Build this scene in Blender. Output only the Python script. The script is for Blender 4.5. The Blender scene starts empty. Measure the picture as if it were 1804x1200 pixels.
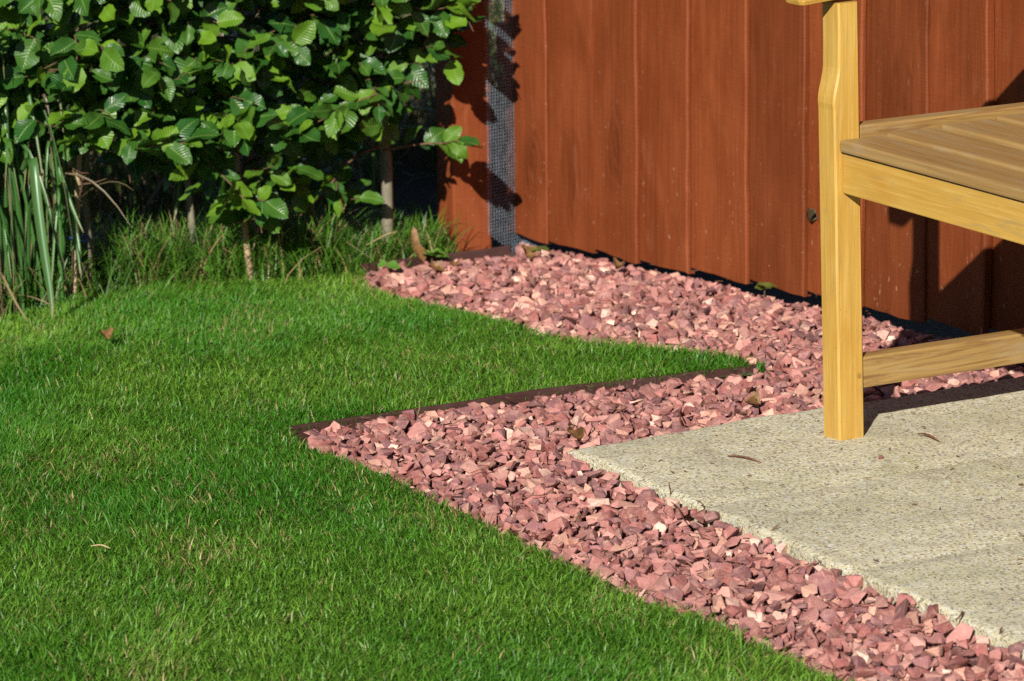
import bpy, bmesh, math, random
import numpy as np
from mathutils import Vector, Matrix

random.seed(7); rng = np.random.default_rng(11)
R = math.radians
scene = bpy.context.scene
COL = scene.collection

# ------------------------------------------------------------------ camera
F_PX, CAM_H, Y_HOR, ROLL = 7000.0, 1.50, -1050.0, 0.012
PITCH = math.atan((600 - Y_HOR) / F_PX)
_f = np.array([0, math.cos(PITCH), -math.sin(PITCH)])
_u0 = np.array([0, math.sin(PITCH), math.cos(PITCH)]); _r0 = np.array([1.0, 0, 0])
_r = math.cos(ROLL) * _r0 - math.sin(ROLL) * _u0
_u = math.cos(ROLL) * _u0 + math.sin(ROLL) * _r0
EYE = np.array([0, 0, CAM_H])
cam_d = bpy.data.cameras.new("camera"); cam = bpy.data.objects.new("camera", cam_d); COL.objects.link(cam)
cam_d.sensor_width = 36.0; cam_d.lens = F_PX / 1804 * 36.0
cam_d.clip_start = 0.1; cam_d.clip_end = 1000
cam.matrix_world = Matrix(((_r[0], _u[0], -_f[0], 0), (_r[1], _u[1], -_f[1], 0), (_r[2], _u[2], -_f[2], CAM_H), (0, 0, 0, 1)))
cam_d.dof.use_dof = True; cam_d.dof.focus_distance = 5.75; cam_d.dof.aperture_fstop = 10.0
scene.camera = cam

# ------------------------------------------------------------------ world and sun
SUN_AZ, SUN_EL = R(75.5), R(28.2)           # direction the light travels over the ground, and sun height
world = bpy.data.worlds.new("World"); scene.world = world; world.use_nodes = True
wn = world.node_tree; sky = wn.nodes.new("ShaderNodeTexSky"); sky.sky_type = 'NISHITA'; sky.sun_disc = False
sky.sun_elevation = SUN_EL; sky.sun_rotation = math.atan2(-math.cos(SUN_AZ), -math.sin(SUN_AZ))
sky.altitude = 50; sky.air_density = 0.75; sky.dust_density = 0.2
bg = wn.nodes["Background"]; bg.inputs[1].default_value = 0.05
wn.links.new(sky.outputs[0], bg.inputs[0])
sun_d = bpy.data.lights.new("sun", 'SUN'); sun = bpy.data.objects.new("sun", sun_d); COL.objects.link(sun)
sun_d.energy = 5.0; sun_d.angle = R(0.5); sun_d.color = (1.0, 0.95, 0.86)
SUN_DIR = Vector((math.cos(SUN_AZ) * math.cos(SUN_EL), math.sin(SUN_AZ) * math.cos(SUN_EL), -math.sin(SUN_EL)))
sun.rotation_euler = SUN_DIR.to_track_quat('-Z', 'Y').to_euler(); sun.location = (-2, -6, 6)
scene.view_settings.view_transform = 'Standard'; scene.view_settings.look = 'None'
scene.view_settings.exposure = 0.6; scene.view_settings.gamma = 1.0
cy = scene.cycles
cy.max_bounces = 6; cy.diffuse_bounces = 2; cy.glossy_bounces = 2; cy.transmission_bounces = 4
cy.use_denoising = False; cy.caustics_reflective = False; cy.caustics_refractive = False

# ------------------------------------------------------------------ pixel -> place helpers
def ray(x, y):
    d = _f * F_PX + _r * (x - 902) + _u * (600 - y); return d / np.linalg.norm(d)
def onz(x, y, z=0.0):
    d = ray(x, y); return EYE + d * ((z - CAM_H) / d[2])
def onplane(x, y, p, n):
    d = ray(x, y); return EYE + d * (np.dot(np.asarray(p) - EYE, n) / np.dot(d, n))
P0 = onz(998, 787)                                    # far left corner of the patio
AX_L = np.array([math.cos(R(-61)), math.sin(R(-61)), 0]); AX_S = np.array([-AX_L[1], AX_L[0], 0])
def l_of(x, y): return (x - P0[0]) * AX_L[0] + (y - P0[1]) * AX_L[1]
def s_of(x, y): return (x - P0[0]) * AX_S[0] + (y - P0[1]) * AX_S[1]
def terr(x, y):                                       # the garden falls gently away behind the edging strip
    d = -0.3 - l_of(x, y)
    return -0.043 * np.where(d > 3, d, np.log1p(np.exp(np.clip(d * 8, -40, 40))) / 8)
def ont(x, y, off=0.0):
    z = 0.0
    for _ in range(6):
        p = onz(x, y, z + off); z = float(terr(p[0], p[1]))
    return p

# ------------------------------------------------------------------ mesh helpers
def mesh_np(name, V, Fc, mat=None, smooth=False, col=None, uv=None):
    """V (n,3); Fc (m,k) faces of one size; col per-vertex (n,3) or (n,4)"""
    V = np.asarray(V, np.float32); Fc = np.asarray(Fc, np.int32); k = Fc.shape[1]
    me = bpy.data.meshes.new(name)
    me.vertices.add(len(V)); me.vertices.foreach_set("co", V.ravel())
    me.loops.add(Fc.size); me.loops.foreach_set("vertex_index", Fc.ravel())
    me.polygons.add(len(Fc)); me.polygons.foreach_set("loop_start", np.arange(0, Fc.size, k, dtype=np.int32))
    me.polygons.foreach_set("use_smooth", np.full(len(Fc), bool(smooth)))
    me.update(calc_edges=True)
    if col is not None:
        c = np.ones((len(V), 4), np.float32); c[:, :3] = np.asarray(col)[:, :3]
        a = me.color_attributes.new("col", 'FLOAT_COLOR', 'POINT'); a.data.foreach_set("color", c.ravel())
    if uv is not None:
        u = me.uv_layers.new(name="uv"); u.data.foreach_set("uv", np.asarray(uv, np.float32)[Fc.ravel()].ravel())
    if mat: me.materials.append(mat)
    return me
def link(name, data, parent=None, loc=None):
    o = bpy.data.objects.new(name, data); COL.objects.link(o)
    if parent: o.parent = parent
    if loc is not None: o.location = loc
    return o
def tag(o, label=None, cat=None, group=None, kind=None):
    if label: o["label"] = label
    if cat: o["category"] = cat
    if group: o["group"] = group
    if kind: o["kind"] = kind
    return o
def empty(name, loc, rz=0.0):
    o = bpy.data.objects.new(name, None); COL.objects.link(o); o.location = loc; o.rotation_euler.z = rz
    o.empty_display_size = 0.05
    return o
def bm_obj(name, bm, mat, parent=None, smooth=False, loc=None):
    me = bpy.data.meshes.new(name); bm.normal_update(); bm.to_mesh(me); bm.free()
    if smooth: me.polygons.foreach_set("use_smooth", np.ones(len(me.polygons), bool))
    if mat: me.materials.append(mat)
    return link(name, me, parent, loc)
def box_bm(lo, hi, bevel=0.003, seg=2):
    bm = bmesh.new(); bmesh.ops.create_cube(bm, size=1)
    lo, hi = Vector(lo), Vector(hi)
    for v in bm.verts:
        v.co = Vector([lo[i] + (v.co[i] + .5) * (hi[i] - lo[i]) for i in range(3)])
    if bevel: bmesh.ops.bevel(bm, geom=bm.edges[:], offset=bevel, segments=seg, affect='EDGES', profile=0.6)
    return bm
def tube(points, radii, sides=6):
    P = np.asarray(points, float); n = len(P); rad = np.broadcast_to(np.asarray(radii, float), (n,))
    T = np.gradient(P, axis=0); T /= np.linalg.norm(T, axis=1)[:, None] + 1e-9
    ref = np.array([0.31, 0.2, 0.93]); ref2 = np.array([1, 0, 0.1])
    V = []; a = np.linspace(0, 2 * math.pi, sides, endpoint=False)
    for i in range(n):
        rr = ref if abs(T[i] @ ref) < 0.85 else ref2
        x = np.cross(T[i], rr); x /= np.linalg.norm(x); y = np.cross(T[i], x)
        V.append(P[i] + rad[i] * (np.cos(a)[:, None] * x + np.sin(a)[:, None] * y))
    V = np.concatenate(V)
    i, j = np.meshgrid(np.arange(n - 1), np.arange(sides), indexing='ij')
    j2 = (j + 1) % sides
    Q = np.stack([i * sides + j, i * sides + j2, (i + 1) * sides + j2, (i + 1) * sides + j], -1).reshape(-1, 4)
    return V, Q
def merge(parts):
    V, Q, o = [], [], 0
    for v, q in parts: V.append(v); Q.append(q + o); o += len(v)
    return np.concatenate(V), np.concatenate(Q)
def inside(poly, x, y):
    poly = np.asarray(poly); c = np.zeros(np.shape(x), bool); n = len(poly)
    for i in range(n):
        x1, y1 = poly[i][:2]; x2, y2 = poly[(i + 1) % n][:2]
        cond = (y1 > y) != (y2 > y)
        with np.errstate(divide='ignore', invalid='ignore'):
            c ^= cond & (x < (x2 - x1) * (y - y1) / (y2 - y1) + x1)
    return c
def _hash(i, j, s):
    h = np.sin(i * 127.1 + j * 311.7 + s * 74.7) * 43758.5453
    return h - np.floor(h)
def vnoise(x, y, s=0.0):                               # smooth value noise, 0..1
    xi, yi = np.floor(x), np.floor(y); fx, fy = x - xi, y - yi
    fx = fx * fx * (3 - 2 * fx); fy = fy * fy * (3 - 2 * fy)
    a, b = _hash(xi, yi, s), _hash(xi + 1, yi, s); c, d = _hash(xi, yi + 1, s), _hash(xi + 1, yi + 1, s)
    return (a + (b - a) * fx) * (1 - fy) + (c + (d - c) * fx) * fy
def fbm(x, y, s=0.0, o=3):
    t, a, n = 0, .5, 0
    for k in range(o): t = t + a * vnoise(x * 2 ** k, y * 2 ** k, s + k * 3.3); n += a; a *= .5
    return t / n

# ------------------------------------------------------------------ material helpers
class NT:
    def __init__(self, name):
        self.m = bpy.data.materials.new(name); self.m.use_nodes = True
        self.t = self.m.node_tree; self.b = self.t.nodes["Principled BSDF"]; self.out = self.t.nodes["Material Output"]
    def n(self, typ, **kw):
        nd = self.t.nodes.new(typ)
        for k, v in kw.items():
            if k.startswith("i_"): nd.inputs[k[2:].replace("_", " ")].default_value = v
            else: setattr(nd, k, v)
        return nd
    def l(self, a, b): self.t.links.new(a, b)
    def noise(self, vec, scale, detail=4, rough=0.55, dist=0.0):
        nd = self.n("ShaderNodeTexNoise"); nd.inputs["Scale"].default_value = scale; nd.inputs["Detail"].default_value = detail
        nd.inputs["Roughness"].default_value = rough; nd.inputs["Distortion"].default_value = dist
        if vec is not None: self.l(vec, nd.inputs["Vector"])
        return nd
    def ramp(self, fac, stops, interp='LINEAR'):
        nd = self.n("ShaderNodeValToRGB"); cr = nd.color_ramp; cr.interpolation = interp
        while len(cr.elements) < len(stops): cr.elements.new(0.5)
        for e, (p, c) in zip(cr.elements, stops):
            e.position = p; e.color = (c, c, c, 1) if isinstance(c, (int, float)) else (*c, 1)
        self.l(fac, nd.inputs[0]); return nd.outputs[0]
    def mix(self, fac, a, b, typ='MIX'):
        nd = self.n("ShaderNodeMix", data_type='RGBA', blend_type=typ)
        for s, v in ((nd.inputs[0], fac), (nd.inputs[6], a), (nd.inputs[7], b)):
            if hasattr(v, "links"): self.l(v, s)
            elif isinstance(v, (int, float)): s.default_value = v
            else: s.default_value = (*v, 1)
        return nd.outputs[2]
    def math(self, op, a, b=None, c=None):
        nd = self.n("ShaderNodeMath", operation=op)
        for s, v in zip(nd.inputs, (a, b, c)):
            if v is None: continue
            if hasattr(v, "links"): self.l(v, s)
            else: s.default_value = v
        return nd.outputs[0]
    def mapping(self, vec, scale=(1, 1, 1), loc=None):
        nd = self.n("ShaderNodeMapping"); nd.inputs["Scale"].default_value = scale
        self.l(vec, nd.inputs["Vector"])
        if loc is not None: self.l(loc, nd.inputs["Location"])
        return nd.outputs[0]
    def obj(self): return self.n("ShaderNodeTexCoord").outputs["Object"]
    def rand_off(self, k=37.0):                          # object coordinates shifted per object
        oi = self.n("ShaderNodeObjectInfo"); m = self.math('MULTIPLY', oi.outputs["Random"], k)
        cb = self.n("ShaderNodeCombineXYZ")
        for i in range(3): self.l(m, cb.inputs[i])
        va = self.n("ShaderNodeVectorMath", operation='ADD'); self.l(self.obj(), va.inputs[0]); self.l(cb.outputs[0], va.inputs[1])
        return va.outputs[0], oi.outputs["Random"]
    def bump(self, h, strength=0.3, dist=0.002, normal=None):
        nd = self.n("ShaderNodeBump"); nd.inputs["Strength"].default_value = strength; nd.inputs["Distance"].default_value = dist
        self.l(h, nd.inputs["Height"])
        if normal is not None: self.l(normal, nd.inputs["Normal"])
        return nd.outputs[0]
    def set(self, color=None, rough=None, normal=None, spec=None):
        for key, v in (("Base Color", color), ("Roughness", rough), ("Normal", normal), ("Specular IOR Level", spec)):
            if v is None: continue
            s = self.b.inputs[key]
            if hasattr(v, "links"): self.l(v, s)
            elif isinstance(v, (int, float)): s.default_value = v
            else: s.default_value = (*v, 1)
        return self
    def translucent(self, color, fac, normal=None):
        tr = self.n("ShaderNodeBsdfTranslucent"); mx = self.n("ShaderNodeMixShader"); mx.inputs[0].default_value = fac
        if hasattr(color, "links"): self.l(color, tr.inputs[0])
        else: tr.inputs[0].default_value = (*color, 1)
        if normal is not None: self.l(normal, tr.inputs["Normal"])
        self.l(self.b.outputs[0], mx.inputs[1]); self.l(tr.outputs[0], mx.inputs[2]); self.l(mx.outputs[0], self.out.inputs[0])

def mat_soil(name, a, b, scale=40):
    m = NT(name); o = m.obj(); n1 = m.noise(o, scale, 6, .65); n2 = m.noise(o, scale * 6, 3)
    c = m.mix(m.ramp(n1.outputs[0], [(.35, 0.0), (.65, 1.0)]), a, b)
    m.set(c, .95, m.bump(n2.outputs[0], .8, .006)); return m.m
def mat_stone():
    m = NT("crushed_red_stone"); a = m.n("ShaderNodeVertexColor", layer_name="col"); g = m.n("ShaderNodeNewGeometry")
    n1 = m.noise(g.outputs["Position"], 70, 5, .62); n2 = m.noise(g.outputs["Position"], 420, 4, .65); n3 = m.noise(g.outputs["Position"], 140, 3, .6, 1.2)
    c = m.mix(m.ramp(n1.outputs[0], [(.44, 0.0), (.64, .7)]), a.outputs[0], m.mix(.4, a.outputs[0], (.60, .36, .29)))
    c = m.mix(m.ramp(n3.outputs[0], [(.55, 0.0), (.68, .55)]), c, m.mix(.6, a.outputs[0], (.17, .06, .055)))
    c = m.mix(m.ramp(n2.outputs[0], [(.61, 0.0), (.72, .5)]), c, (.66, .48, .42))
    bv = m.n("ShaderNodeBevel", samples=4); bv.inputs["Radius"].default_value = .0012
    m.set(c, .80, m.bump(n2.outputs[0], .5, .0022, m.bump(n3.outputs[0], .35, .005, bv.outputs[0])), .3); return m.m
def mat_slab():
    m = NT("riven_concrete_slab"); o, rnd = m.rand_off()
    n0 = m.noise(o, 7, 4, .6); n1 = m.noise(o, 260, 3, .6); n2 = m.noise(o, 240, 4, .75)
    v = m.n("ShaderNodeTexVoronoi"); v.inputs["Scale"].default_value = 300; v.inputs["Randomness"].default_value = 1; m.l(o, v.inputs["Vector"])
    base = m.mix(m.ramp(n0.outputs[0], [(.35, 0.0), (.7, 1.0)]), (.49, .44, .295), (.44, .405, .29))
    sep = m.n("ShaderNodeSeparateColor"); m.l(v.outputs["Color"], sep.inputs[0])
    grit = m.ramp(sep.outputs[0], [(0.0, (.16, .13, .085)), (.13, (.22, .19, .12)), (.22, (.49, .44, .29)), (.72, (.57, .52, .345)), (.86, (.68, .66, .58)), (1.0, (.33, .36, .35))])
    c = m.mix(.78, base, grit)
    c = m.mix(m.ramp(n2.outputs[0], [(.57, 0.0), (.66, .8)]), c, (.13, .11, .07))
    moss = m.ramp(m.noise(o, 4.3, 5, .6, .5).outputs[0], [(.50, 0.0), (.72, .55)])
    c = m.mix(moss, c, m.mix(.45, c, (.25, .27, .09)))
    dirt = m.ramp(m.noise(m.mapping(o, (1, 2.2, 1)), 5.5, 5, .65, .8).outputs[0], [(.52, 0.0), (.70, .6)])
    c = m.mix(dirt, c, m.mix(.6, c, (.17, .145, .09)))
    h = m.math('ADD', m.math('MULTIPLY', n1.outputs[0], .7), m.math('MULTIPLY', v.outputs["Distance"], .6))
    m.set(c, .9, m.bump(h, .42, .003), .25); return m.m
def mat_fence():
    m = NT("red_brown_stained_softwood"); o, rnd = m.rand_off()
    st = m.mapping(o, (9, 9, .55)); grain = m.noise(st, 5, 6, .6, .7); fine = m.noise(m.mapping(o, (60, 60, 1.6)), 9, 4, .6, .3)
    blot = m.noise(m.mapping(o, (1.5, 1.5, .7)), 6, 4, .55, .8)
    v = m.n("ShaderNodeTexVoronoi"); v.inputs["Scale"].default_value = 1.0; nd = m.noise(m.mapping(o, (2, 2, .8)), 4.5, 3, .5); dv = m.n("ShaderNodeVectorMath", operation='MULTIPLY_ADD'); m.l(nd.outputs["Color"], dv.inputs[0]); dv.inputs[1].default_value = (.75, .75, .75); m.l(m.mapping(o, (7, 7, 2.6)), dv.inputs[2]); m.l(dv.outputs[0], v.inputs["Vector"])   # knots
    knot = m.ramp(v.outputs["Distance"], [(.05, 1.0), (.17, .55), (.3, 0.0)])
    ring = m.noise(v.outputs["Distance"], 0, 0); wv = m.n("ShaderNodeMath", operation='SINE'); m.l(m.math('MULTIPLY', v.outputs["Distance"], 62.0), wv.inputs[0])
    base = m.mix(m.ramp(blot.outputs[0], [(.38, 0.0), (.62, 1.0)]), (.150, .034, .0090), (.200, .050, .0155))
    base = m.mix(m.ramp(grain.outputs[0], [(.40, 0.0), (.66, .55)]), base, (.130, .028, .0060))
    base = m.mix(m.ramp(fine.outputs[0], [(.54, 0.0), (.75, .25)]), base, (.225, .062, .018))
    base = m.mix(m.math('MULTIPLY', knot, .55), base, (.085, .018, .0045))
    pale = m.ramp(m.noise(m.mapping(o, (5, 5, 2.0)), 4, 5, .6, 1.2).outputs[0], [(.60, 0.0), (.78, .5)])
    base = m.mix(pale, base, (.24, .080, .038))
    hv = m.mix(m.ramp(rnd, [(0, 0.0), (1, 1.0)]), (.82, .82, .80), (1.14, 1.12, 1.12)); base = m.mix(1.0, base, hv, 'MULTIPLY')
    sx = m.n("ShaderNodeSeparateXYZ"); m.l(m.obj(), sx.inputs[0])
    low = m.ramp(sx.outputs[2], [(0.0, 1.0), (.25, .35), (.6, .1)])          # splash-back flecks near the foot of the boards
    fl = m.ramp(m.noise(m.mapping(o, (1, 1, .45)), 150, 2, .5).outputs[0], [(.70, 0.0), (.735, 1.0)])
    base = m.mix(m.math('MULTIPLY', m.math('MULTIPLY', fl, low), .5), base, (.48, .32, .22))
    scr = m.ramp(m.noise(m.mapping(o, (70, 70, 3.0)), 3.1, 3, .5).outputs[0], [(.755, 0.0), (.80, .5)])
    base = m.mix(m.math('MULTIPLY', scr, low), base, (.46, .30, .17))
    saw = m.noise(m.mapping(o, (3, 3, 60)), 4.5, 3, .6, .4)
    b1 = m.bump(saw.outputs[0], .28, .003); b2 = m.bump(grain.outputs[0], .45, .008, b1); b3 = m.bump(fine.outputs[0], .25, .002, b2)
    b4 = m.bump(m.math('MULTIPLY', knot, m.math('ADD', wv.outputs[0], 1.5)), .22, .004, b3)
    m.set(base, .55, b4, .22); return m.m
def mat_bench(name, axis, worn=0.0):
    """oiled golden hardwood, grain along a local axis"""
    m = NT(name); o, rnd = m.rand_off()
    k = [1.0, 1.0, 1.0]; kk = [26.0 if worn < .8 else 60.0] * 3; kk[axis] = 0.9 if worn < .8 else 1.8; kf = [130.0] * 3; kf[axis] = 4.0
    kb = [4.0] * 3; kb[axis] = 1.0
    g1 = m.noise(m.mapping(o, kk), 2.2, 5, .6, .5); g2 = m.noise(m.mapping(o, kf), 2.0, 3, .6, .2); b0 = m.noise(m.mapping(o, kb), 5, 4, .6, .6)
    base = m.mix(m.ramp(b0.outputs[0], [(.3, 0.0), (.7, 1.0)]), (.47, .295, .066), (.40, .215, .032))
    base = m.mix(m.ramp(g1.outputs[0], [(.46, 0.0), (.70, .45)]), base, (.30, .165, .034))
    base = m.mix(m.ramp(g2.outputs[0], [(.50, 0.0), (.70, .38)]), base, (.56, .38, .13))
    pit = m.ramp(m.noise(o, 260, 2, .5).outputs[0], [(.725, 0.0), (.76, .6)]); base = m.mix(pit, base, (.11, .065, .02))
    if worn > 0:
        dk = m.ramp(g1.outputs[0], [(.36, 0.0), (.70, 1.0)])
        wcol = m.mix(dk, (.29, .185, .075), (.185, .105, .038))
        gr = m.ramp(m.noise(m.mapping(o, kb), 9, 5, .65, .8).outputs[0], [(.5, 0.0), (.68, .7)])
        wcol = m.mix(gr, wcol, (.25, .20, .135)); base = m.mix(worn, base, wcol)
    if .5 < worn < .8:
        ks = [45.0] * 3; ks[axis] = 2.2
        base = m.mix(m.ramp(m.noise(m.mapping(o, ks), 2.0, 5, .65, .9).outputs[0], [(.52, 0.0), (.64, .7)]), base, (.13, .058, .02))
    grey = m.ramp(m.noise(m.mapping(o, kb), 13, 5, .7, 1.0).outputs[0], [(.56, 0.0), (.70, .7)])
    base = m.mix(m.math('MULTIPLY', grey, .55), base, (.24, .19, .10))
    m.set(base, m.ramp(b0.outputs[0], [(.3, .36), (.7, .52)]), m.bump(g2.outputs[0], .35, .0014, m.bump(g1.outputs[0], .2, .003)), .45); return m.m
def mat_foliage(name, rough=.42, trans=.3, tint=(1.15, 1.25, .55), spec=.5):
    m = NT(name); a = m.n("ShaderNodeVertexColor", layer_name="col")
    m.set(a.outputs[0], rough, None, spec)
    m.translucent(m.mix(1.0, a.outputs[0], tint, 'MULTIPLY'), trans); return m.m
def mat_leaf():
    m = NT("beech_leaf"); uv = m.n("ShaderNodeUVMap", uv_map="uv"); sx = m.n("ShaderNodeSeparateXYZ"); m.l(uv.outputs[0], sx.inputs[0])
    u, t = sx.outputs[0], sx.outputs[1]; au = m.math('ABSOLUTE', u)
    oi = m.n("ShaderNodeObjectInfo"); rnd = oi.outputs["Random"]; a = m.n("ShaderNodeVertexColor", layer_name="col")
    ph = m.math('MULTIPLY', m.math('SUBTRACT', t, m.math('MULTIPLY', au, .20)), 62.0)
    vein = m.math('SINE', ph)
    hh = m.math('ADD', m.math('MULTIPLY', vein, .5), m.math('MULTIPLY', m.math('LESS_THAN', au, .05), -1.0))
    col = m.mix(m.ramp(rnd, [(0, 0.0), (.55, .25), (1, 1.0)]), (.016, .072, .012), (.118, .235, .012))
    col = m.mix(1.0, col, a.outputs[0], 'MULTIPLY')
    col = m.mix(m.ramp(vein, [(.80, 0.0), (1.0, .2)]), col, (.13, .25, .04))
    col = m.mix(m.ramp(au, [(.03, .6), (.08, 0.0)]), col, (.17, .27, .06))
    edge = m.math('ADD', m.math('MULTIPLY', au, .55), m.math('ADD', m.math('MULTIPLY', t, .38), m.math('MULTIPLY', m.noise(m.obj(), 3.2, 3).outputs[0], .55)))
    thr = m.math('ADD', edge, m.math('MULTIPLY', rnd, .22))
    br = m.ramp(thr, [(1.14, 0.0), (1.26, .9)])
    col = m.mix(br, col, (.20, .075, .02))
    m.set(col, m.ramp(rnd, [(0, .30), (1, .44)]), m.bump(hh, .30, .004), .4)
    m.translucent(m.mix(1.0, col, (1.5, 1.5, .5), 'MULTIPLY'), .20); return m.m
def mat_bark(name, a, b, scale=60):
    m = NT(name); o, r_ = m.rand_off(); n1 = m.noise(m.mapping(o, (1, 1, .3)), scale, 5, .65); n2 = m.noise(o, scale * 4, 3)
    m.set(m.mix(m.ramp(n1.outputs[0], [(.35, 0.0), (.65, 1.0)]), a, b), .8, m.bump(n2.outputs[0], .5, .002)); return m.m
def mat_edging():
    m = NT("dark_brown_plastic"); o = m.obj(); n = m.noise(o, 18, 4, .6); n2 = m.noise(o, 90, 3, .6, .5)
    c = m.mix(m.ramp(n.outputs[0], [(.4, 0.0), (.7, 1.0)]), (.040, .016, .013), (.062, .030, .026))
    c = m.mix(m.ramp(n2.outputs[0], [(.60, 0.0), (.74, .6)]), c, (.13, .095, .08))
    m.set(c, .45, m.bump(n2.outputs[0], .2, .002), .45); return m.m
def mat_plain(name, c, rough=.6, metal=0.0, scale=50, var=.35):
    m = NT(name); o, r_ = m.rand_off(); n = m.noise(o, scale, 4, .6)
    m.set(m.mix(m.ramp(n.outputs[0], [(.3, 0.0), (.7, 1.0)]), tuple(x * (1 - var) for x in c), tuple(min(1, x * (1 + var)) for x in c)), rough)
    m.b.inputs["Metallic"].default_value = metal; return m.m

M_SOIL = mat_soil("dark_soil", (.030, .022, .014), (.060, .045, .028))
M_THATCH = mat_soil("lawn_thatch", (.050, .085, .014), (.11, .10, .035), 60)
M_GRIT = mat_soil("gravel_fines", (.10, .045, .038), (.17, .085, .07), 120)
M_BED = mat_soil("mortar_bed", (.28, .25, .18), (.36, .33, .25), 80)
M_STONE, M_SLAB, M_FENCE = mat_stone(), mat_slab(), mat_fence()
M_BZ, M_BX, M_BW = mat_bench("oiled_hardwood_upright", 2), mat_bench("oiled_hardwood_rail", 0), mat_bench("weathered_hardwood", 0, .85)
M_BM = mat_bench("part_weathered_hardwood", 0, .78)
M_GRASS = mat_foliage("lawn_grass_blade", .48, .30, spec=.4)
M_ROUGH = mat_foliage("rough_grass_blade", .45, .25)
M_STRAP = mat_foliage("strap_leaf", .34, .22)
M_LEAF = mat_leaf()
M_BARK = mat_bark("grey_brown_bark", (.095, .082, .055), (.20, .175, .12))
M_TWIG = mat_bark("brown_twig", (.085, .040, .020), (.16, .085, .045), 120)
M_CANE = mat_bark("bamboo_cane", (.27, .19, .105), (.38, .28, .165), 40)
M_EDGE = mat_edging()
M_WIRE = mat_plain("galvanised_wire", (.22, .26, .31), .5, .0)
M_DEAD = mat_plain("dead_leaf", (.17, .085, .028), .6, 0, 60, .6)
M_DEADK = mat_plain("withered_leaf", (.045, .030, .011), .6, 0, 120, .6)
M_NEEDLE = mat_plain("dry_needle", (.13, .05, .022), .6, 0, 90, .5)
M_STRAW = mat_plain("straw_stalk", (.42, .31, .16), .6, 0, 90, .3)
M_TIE = mat_plain("blue_tie", (.02, .10, .42), .4, 0, 40, .1)
M_SCREW = mat_plain("wood_plug", (.30, .17, .04), .6, 0, 200, .3)

# ================================================================== SETTING
def sheet(name, x0, x1, y0, y1, nx, ny, off, mat, fn=None):
    X, Y = np.meshgrid(np.linspace(x0, x1, nx), np.linspace(y0, y1, ny)); Z = terr(X, Y) + off
    if fn: Z = Z + fn(X, Y)
    V = np.stack([X.ravel(), Y.ravel(), Z.ravel()], 1)
    i, j = np.meshgrid(np.arange(ny - 1), np.arange(nx - 1), indexing='ij'); a = (i * nx + j).ravel()
    return mesh_np(name, V, np.stack([a, a + 1, a + nx + 1, a + nx], 1), mat, True)
def graded(a, b, fine, n0, n1): return np.concatenate([np.linspace(-220, a, n0)[:-1], np.linspace(a, b, fine), np.linspace(b, 220, n1)[1:]])
gx, gy = graded(-4, 4, 50, 12, 12), graded(0, 14, 80, 12, 12)
GX, GY = np.meshgrid(gx, gy); GZ = np.maximum(terr(GX, GY), -.45) - .055
nx_, ny_ = len(gx), len(gy); ii, jj = np.meshgrid(np.arange(ny_ - 1), np.arange(nx_ - 1), indexing='ij'); aa = (ii * nx_ + jj).ravel()
ground = link("ground", mesh_np("ground", np.stack([GX.ravel(), GY.ravel(), GZ.ravel()], 1), np.stack([aa, aa + 1, aa + nx_ + 1, aa + nx_], 1), M_SOIL, True))
tag(ground, "dark bare soil under and behind the garden", None, None, "structure")

rear = [ont(x, y, .018) for x, y in ((640, 484), (700, 499), (760, 511), (880, 536), (950, 558), (1040, 578), (1130, 586), (1220, 597), (1296, 606), (1342, 624))]
edge_pts = [ont(x, y, .0) for x, y in ((515, 749), (640, 728), (900, 690), (1100, 664), (1250, 648), (1346, 636))]
front = [ont(x, y, .008) for x, y in ((540, 768), (600, 790), (700, 830), (830, 890), (960, 954), (1064, 1004), (1200, 1054), (1308, 1099), (1430, 1154), (1545, 1199))]
hedge_line = [ont(x, y, .0) for x, y in ((-330, 620), (0, 560), (150, 515), (440, 488), (560, 478), (640, 470))]
lawn_poly = [p[:2] for p in rear] + [p[:2] for p in edge_pts[::-1]] + [p[:2] for p in front] + [np.array((.72, 3.95)), np.array((-1.5, 3.95))] + [p[:2] for p in hedge_line]
lawn_poly = np.array(lawn_poly)
def lawn_bump(x, y): return (fbm(x * 5, y * 5, 3.0) - .5) * .016 + (fbm(x * 1.6, y * 1.6, 8.0) - .5) * .02

bm = bmesh.new(); vs = [bm.verts.new((p[0], p[1], float(terr(p[0], p[1])) - .016)) for p in lawn_poly]
f = bm.faces.new(vs); ext = bmesh.ops.extrude_face_region(bm, geom=[f])
for e in ext["geom"]:
    if isinstance(e, bmesh.types.BMVert): e.co.z -= .05
bmesh.ops.recalc_face_normals(bm, faces=bm.faces[:]); bmesh.ops.triangulate(bm, faces=bm.faces[:])
tag(bm_obj("lawn", bm, M_THATCH), "turf bed of the lawn with thatch between the grass", None, None, "structure")

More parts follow.
